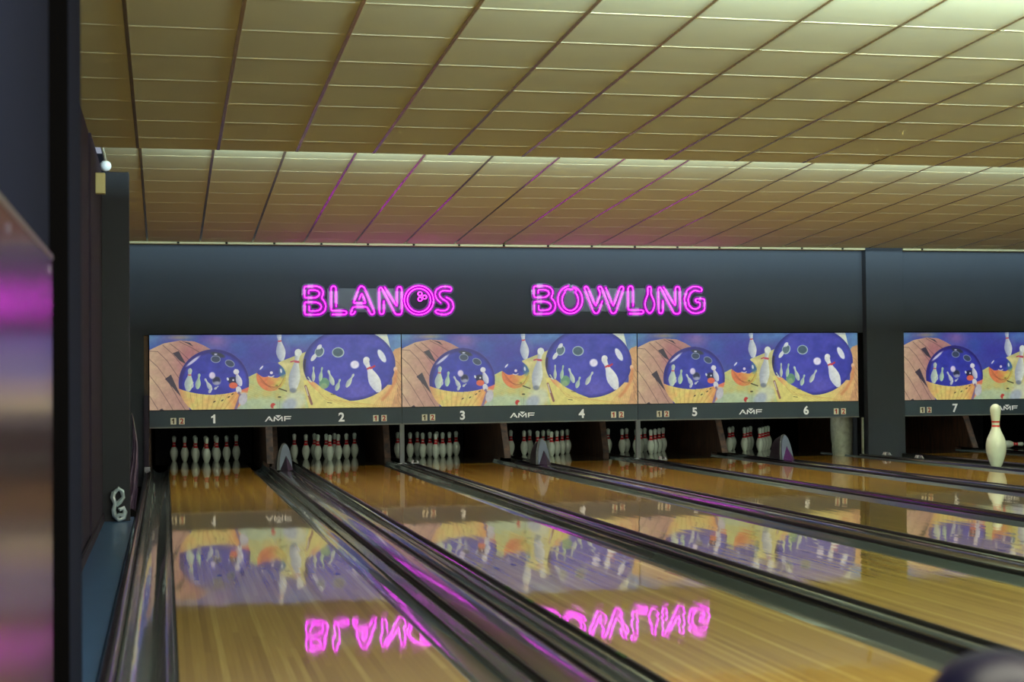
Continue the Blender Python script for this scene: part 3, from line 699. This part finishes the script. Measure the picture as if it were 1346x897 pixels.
# ------------------------------------------------------------------ NEON SIGNS
def arc(cx, cy, rx, ry, a0, a1, n=10): return [(cx+rx*math.cos(math.radians(a0+(a1-a0)*i/n)), cy-ry*math.sin(math.radians(a0+(a1-a0)*i/n))) for i in range(n+1)]
def cr(pts, k=4, closed=False):
    """smooth a polyline a little (corner cutting)"""
    P = [np.array(p, float) for p in pts]
    for _ in range(2):
        Q = [] if closed else [P[0]]
        n = len(P)
        for i in range(n if closed else n-1):
            a, b = P[i], P[(i+1) % n]
            L = np.linalg.norm(b-a); f = min(.25, 6/L) if L > 0 else .25
            Q += [a+(b-a)*f, b-(b-a)*f]
        if not closed: Q.append(P[-1])
        P = Q
    return [tuple(p) for p in P]
B_ = [([(122, 126), (122, 104), (160, 104), (182, 110), (190, 124), (184, 140), (164, 153), (96, 153), (95, 82), (172, 79), (200, 90), (214, 115), (208, 142), (200, 155), (216, 170), (229, 200), (222, 235), (196, 256), (165, 259), (97, 259), (96, 180), (165, 180), (190, 188), (202, 208), (192, 228), (170, 236), (124, 236), (124, 205)], False)]
L_ = [([(292, 208), (292, 90), (284, 79), (270, 79), (261, 90), (261, 234), (350, 235), (360, 246), (350, 258), (268, 258)], False)]
A_ = [([(411, 238), (402, 257), (378, 257), (398, 210), (486, 210), (508, 257), (526, 257), (533, 244), (470, 88), (456, 78), (444, 79), (435, 90), (400, 186), (478, 187), (454, 122), (436, 162)], False)]
N_ = [([(592, 172), (592, 246), (579, 258), (564, 250), (562, 92), (576, 83), (664, 255), (680, 259), (697, 258), (706, 245), (706, 90), (692, 79), (676, 88), (674, 208), (598, 84)], False)]
O_ = [(arc(815, 167, 93, 92, 0, 345, 40), True), (arc(815, 167, 74, 75, 0, 345, 36), True), (arc(822, 126, 13, 12, 0, 330, 10), True), (arc(851, 147, 13, 12, 0, 330, 10), True), (arc(822, 160, 13, 12, 0, 330, 10), True)]
S_ = [([(955, 184), (930, 162), (917, 130), (927, 98), (960, 79), (1008, 79), (1026, 90), (1018, 110), (1000, 106), (970, 104), (948, 116), (946, 138), (965, 160), (990, 172), (1006, 192), (1005, 216), (985, 233), (958, 235), (930, 226), (916, 240), (935, 254), (982, 260), (1018, 246), (1037, 212), (1030, 176), (1012, 158), (990, 148)], False)]
def sh(paths, dx, sx=1.0, x0=0): return [([((x-x0)*sx+x0+dx, y) for x, y in p], c) for p, c in paths]
O2_ = [([(322, 79)] + arc(332, 168, 76, 88, 100, 440-20, 36) + [(352, 86), (372, 108)] + arc(332, 172, 50, 66, 52, -232, 30) + [(300, 108), (318, 96), (335, 104), (352, 98)], False)]
W_ = [([(532, 176), (508, 248), (492, 257), (477, 248), (420, 92), (430, 80), (443, 88), (490, 210), (521, 126), (505, 92), (515, 80), (528, 86), (586, 250), (600, 257), (616, 249), (668, 92), (657, 79), (643, 88), (600, 210), (554, 88)], False)]
PIN_ = [([(829, 79), (818, 88), (820, 130), (811, 152), (800, 182), (800, 210), (813, 244), (829, 257), (846, 244), (860, 210), (860, 182), (848, 152), (838, 130), (841, 88)], True)]
G_ = [([(1160, 112), (1166, 94), (1140, 80), (1105, 80), (1070, 102), (1050, 160), (1062, 222), (1095, 252), (1130, 256), (1166, 245), (1180, 232), (1180, 160), (1126, 160), (1120, 172), (1128, 183), (1152, 184), (1151, 212), (1130, 228), (1104, 226), (1082, 206), (1074, 166), (1088, 126), (1116, 104), (1150, 112)], False)]
def sign(name_label, letters, X0, cx0, sx, Ztop, sz, plate):
    def W(p, y): return (X0+(p[0]-cx0)*sx, y, Ztop-(p[1]-62)*sz)
    zc = (Ztop-(92-62)*sz, Ztop-(243-62)*sz)
    ox, oz = X0, zc[1]
    t = thing('neon_sign', name_label, 'neon sign', (ox, D+.03, oz))
    def loc(p, y): q = W(p, y); return (q[0]-ox, q[1], q[2]-oz)
    a, b = loc((plate[0], 92), 0), loc((plate[1], 243), 0)
    obj('backing_plate', box(a[0], b[0], -.03, -.02, b[2], a[2]), M['plate'], t)['label'] = 'grey teal rectangular carrier plate'
    for ch, paths in letters:
        bmr, bmg, bmt = bmesh.new(), bmesh.new(), bmesh.new()
        for k, (pts, closed) in enumerate(paths):
            pts = cr(pts, closed=closed) if len(pts) < 36 and not (closed and len(pts) < 13) else pts
            Q = [loc(p, 0) for p in pts]; n = len(Q)
            ring = (ch == 'O' and k >= 2)
            for bmx, rad, y0, y1 in ((bmr, .038, -.034, -.030), (bmg, .024, -.038, -.034)):
                if ring and bmx is bmr: continue
                if ring: rad = .010
                for i in range(n if closed else n-1):
                    p, q = Vector(Q[i]), Vector(Q[(i+1) % n]); d = q-p
                    if d.length < 1e-6: continue
                    d.normalize(); nn = Vector((-d.z, 0, d.x))*rad
                    prism(bmx, [((p+nn).x, (p+nn).z), ((q+nn).x, (q+nn).z), ((q-nn).x, (q-nn).z), ((p-nn).x, (p-nn).z)], 'y', y0, y1)
                    prism(bmx, [(p.x+rad*math.cos(2*PI*j/10), p.z+rad*math.sin(2*PI*j/10)) for j in range(10)], 'y', y0, y1)
                p = Vector(Q[-1]); prism(bmx, [(p.x+rad*math.cos(2*PI*j/10), p.z+rad*math.sin(2*PI*j/10)) for j in range(10)], 'y', y0, y1)
            tube(bmt, [(x, -.048, z) for x, y, z in Q], .0047 if not ring else .004, 8, closed)
        l = obj('sign_letter', bmr, M['acryl'], t); l['label'] = 'lilac rimmed acrylic letter ' + ch if ch != 'pin' else 'lilac rimmed acrylic letter I shaped as a bowling pin'
        obj('lit_face', bmg, M['glow'], l); obj('neon_tube', bmt, M['neon'], l, smooth=True)
sign('magenta neon sign reading BLANOS on the slate wall above first and second murals', [('B', B_), ('L', L_), ('A', A_), ('N', N_), ('O', O_), ('S', S_)], 1.799, 77, .0021735, 2.49, .00215, (235, 740))
sign('magenta neon sign reading BOWLING with a pin shaped I', [('B', sh(B_, 13)), ('O', O2_), ('W', W_), ('L', sh(L_, 433)), ('pin', PIN_), ('N', sh(N_, 323, .96, 562)), ('G', G_)], 4.985, 92, .002338, 2.505, .00218, (235, 1060))

# ------------------------------------------------------------------ LEFT SIDE THINGS
t = thing('alarm_box', 'small yellowed rectangular plastic box high on the left partition', 'alarm box', (-.515, 12.3, 2.605))
obj('housing', box(.0, .072, 0, .09, 0, .157), M['alarm'], t, bevel=.005); obj('dark_side', box(-.004, .0, .0, .09, .02, .15), M['kick'], t)
t = thing('ceiling_fitting', 'small white round fitting on a bent cable above the alarm box', 'fitting', (-.522, 14.6, 3.13))
bm = bmesh.new(); bmesh.ops.create_uvsphere(bm, u_segments=20, v_segments=14, radius=.052); bmesh.ops.scale(bm, vec=(1, 1, .95), verts=bm.verts); obj('globe', bm, M['lamp'], t, smooth=True)
bm = bmesh.new(); tube(bm, [(0, 0, .04), (-.012, .0, .10), (-.03, 0, .17), (-.04, 0, .24), (-.04, 0, .30)], .014, 8); obj('cable', bm, M['lamp'], t, smooth=True)
# mauve plastic sheet gathered beside the first gutter
bm = bmesh.new(); nu, nv = 16, 24; g = []
for j in range(nv+1):
    v_ = j/nv; z = .88-.845*v_; half = .006+.055*v_**1.1; xc = -.288+.018*v_+ (.02*math.sin(v_*5))
    if v_ > .8: xc -= .03*(v_-.8)*5
    row = []
    for i in range(nu+1):
        u_ = i/nu*2-1; row.append(bm.verts.new((xc+u_*half, 14.2+.035*math.sin(u_*7+v_*4)*(.3+v_), z+.01*math.sin(u_*5))))
    g.append(row)
for j in range(nv):
    for i in range(nu): bm.faces.new((g[j][i], g[j+1][i], g[j+1][i+1], g[j][i+1]))
tag(obj('plastic_sheet', bm, M['plastic'], smooth=True), 'mauve plastic sheet hanging in folds left of the first gutter', 'plastic sheet')
# crumpled pale film at the foot of the navy end panel
bm = bmesh.new()
tube(bm, [(-.045, 0, .25), (-.052, -.01, .20), (-.035, -.02, .15), (-.05, -.015, .10), (-.04, 0, .05), (-.005, -.01, .015), (.03, -.01, .03), (.045, 0, .08), (.03, -.01, .115), (-.005, -.02, .10)], .020, 8)
tube(bm, [(-.045, 0, .245), (-.01, -.01, .275), (.025, 0, .25), (.03, -.01, .20), (.0, -.02, .165), (-.03, -.01, .14)], .018, 8)
tube(bm, [(-.03, -.01, .045), (.0, -.02, .06), (.03, -.01, .05)], .018, 7)
for v_ in bm.verts: v_.co += Vector((random.uniform(-.004, .004), random.uniform(-.004, .004), random.uniform(-.004, .004)))
tag(obj('plastic_film', bm, M['crumple'], loc=(-.375, 13.44, .0), smooth=True), 'pale crumpled plastic film twisted into loops at foot of the dark end panel', 'plastic film')
# satin metal panel on the near left wall
t = thing('metal_cabinet', 'blurred satin panel fronted cabinet reflecting magenta along the near left wall', 'cabinet', (-.317, 0, 0))
obj('panel', box(0, .008, 2.2, 4.56, .02, 1.485), M['panel'], t, bevel=.003); obj('top_edge', box(0, .011, 2.2, 4.56, 1.485, 1.497), M['steel'], t)
for y in (4.45, 3.3): obj('screw', box(.008, .011, y-.01, y+.01, 1.44, 1.46), M['steel'], t)

# ------------------------------------------------------------------ FOREGROUND ball on the return rack
bxp, byp, bzp = 1.137, 1.997, .638
bm = bmesh.new(); bmesh.ops.create_uvsphere(bm, u_segments=64, v_segments=40, radius=.1085)
t = thing('bowling_ball', 'blurred dark blue bowling ball with purple sheen at the bottom right corner', 'bowling ball', (bxp, byp, bzp))
obj('ball_shell', bm, M['ball'], t, smooth=True)
for a, b in ((0, 0), (.035, .0), (.017, -.045)):
    d = Vector((.5, .6, .62)).normalized(); u = d.cross(Vector((0, 0, 1))).normalized(); w = d.cross(u)
    c = (d*.1085+u*a+w*b).normalized()*.1075
    bm = bmesh.new(); bmesh.ops.create_circle(bm, cap_ends=True, segments=16, radius=.012)
    h = obj('finger_hole', bm, M['black'], t, loc=c*1.012); h.rotation_euler = c.to_track_quat('Z', 'Y').to_euler()
t = thing('ball_return', 'dark ball return rack holding the blue ball in the foreground', 'ball return', (bxp, byp, 0))
bm = bmesh.new(); lathe(bm, [(.50, 0), (.50, .14), (.528, .145), (.528, 0)], 32); obj('tray', bm, M['rail'], t, smooth=True)
bm = bmesh.new(); lathe(bm, [(.03, 0), (.03, .06), (.50, .045), (.50, 0)], 20); obj('pedestal', bm, M['steel'], t, smooth=True)
bm = bmesh.new(); lathe(bm, [(0, 0), (0, .2), (.03, .18), (.03, 0)], 28); obj('base', bm, M['rail'], t)

# ------------------------------------------------------------------ LIGHT
def area(name, loc, size, sizey, power, color, rot, spread=180):
    l = bpy.data.lights.new(name, 'AREA'); l.shape = 'RECTANGLE'; l.size = size; l.size_y = sizey; l.energy = power; l.color = color
    o = bpy.data.objects.new(name, l); C.objects.link(o); o.location = loc; o.rotation_euler = rot; l.spread = math.radians(spread); return o
# cove tubes hidden behind each step, washing the next ceiling field
area('cove_light', (7.3, 14.0, 3.365), 14.5, .06, 1700, (.66, .96, 1.0), (math.radians(100), 0, 0))
area('cove_light', (8.6, 7.0, 3.37), 13.0, .06, 6000, (.66, .96, 1.0), (math.radians(100), 0, 0))
# added fill over the approach and the lanes, no fittings there
area('fill_light', (5, 2.5, 3.25), 10, 2.5, 900, (1.0, .96, .74), (math.radians(28), 0, 0))
area('fill_light', (6, 17.0, 3.14), 13, 4, 210, (1.0, .95, .70), (0, 0, 0), 115)
for u in range(4):
    x0 = M0+PP*u if u < 3 else M4
    area('mask_light', (x0+PP/2, D+.25, 1.0), 2.8, .1, 7.0, (.9, 1.0, .9), (math.radians(38), 0, 0))
w = bpy.data.worlds.new('world'); bpy.context.scene.world = w; w.use_nodes = True
w.node_tree.nodes['Background'].inputs[0].default_value = (.55, .62, .75, 1); w.node_tree.nodes['Background'].inputs[1].default_value = .5

# ------------------------------------------------------------------ CAMERA
yaw, pitch, roll = .21865, .026315, -.010138
F = Vector((math.sin(yaw)*math.cos(pitch), math.cos(yaw)*math.cos(pitch), math.sin(pitch)))
R = Vector((math.cos(yaw), -math.sin(yaw), 0)); U = R.cross(F)
R2 = R*math.cos(roll)+U*math.sin(roll); U2 = U*math.cos(roll)-R*math.sin(roll)
cam = bpy.data.cameras.new('camera'); co_ = bpy.data.objects.new('camera', cam); C.objects.link(co_)
mt = Matrix((R2, U2, -F)).transposed().to_4x4(); mt.translation = Vector((0, 0, H)); co_.matrix_world = mt
cam.sensor_width = 36; cam.lens = 2052.8/1346*36; cam.clip_start = .05
cam.dof.use_dof = True; cam.dof.focus_distance = 20.0; cam.dof.aperture_fstop = 3.2
bpy.context.scene.camera = co_
sc = bpy.context.scene
sc.view_settings.view_transform = 'Standard'; sc.view_settings.look = 'None'; sc.view_settings.exposure = 0; sc.view_settings.gamma = 1
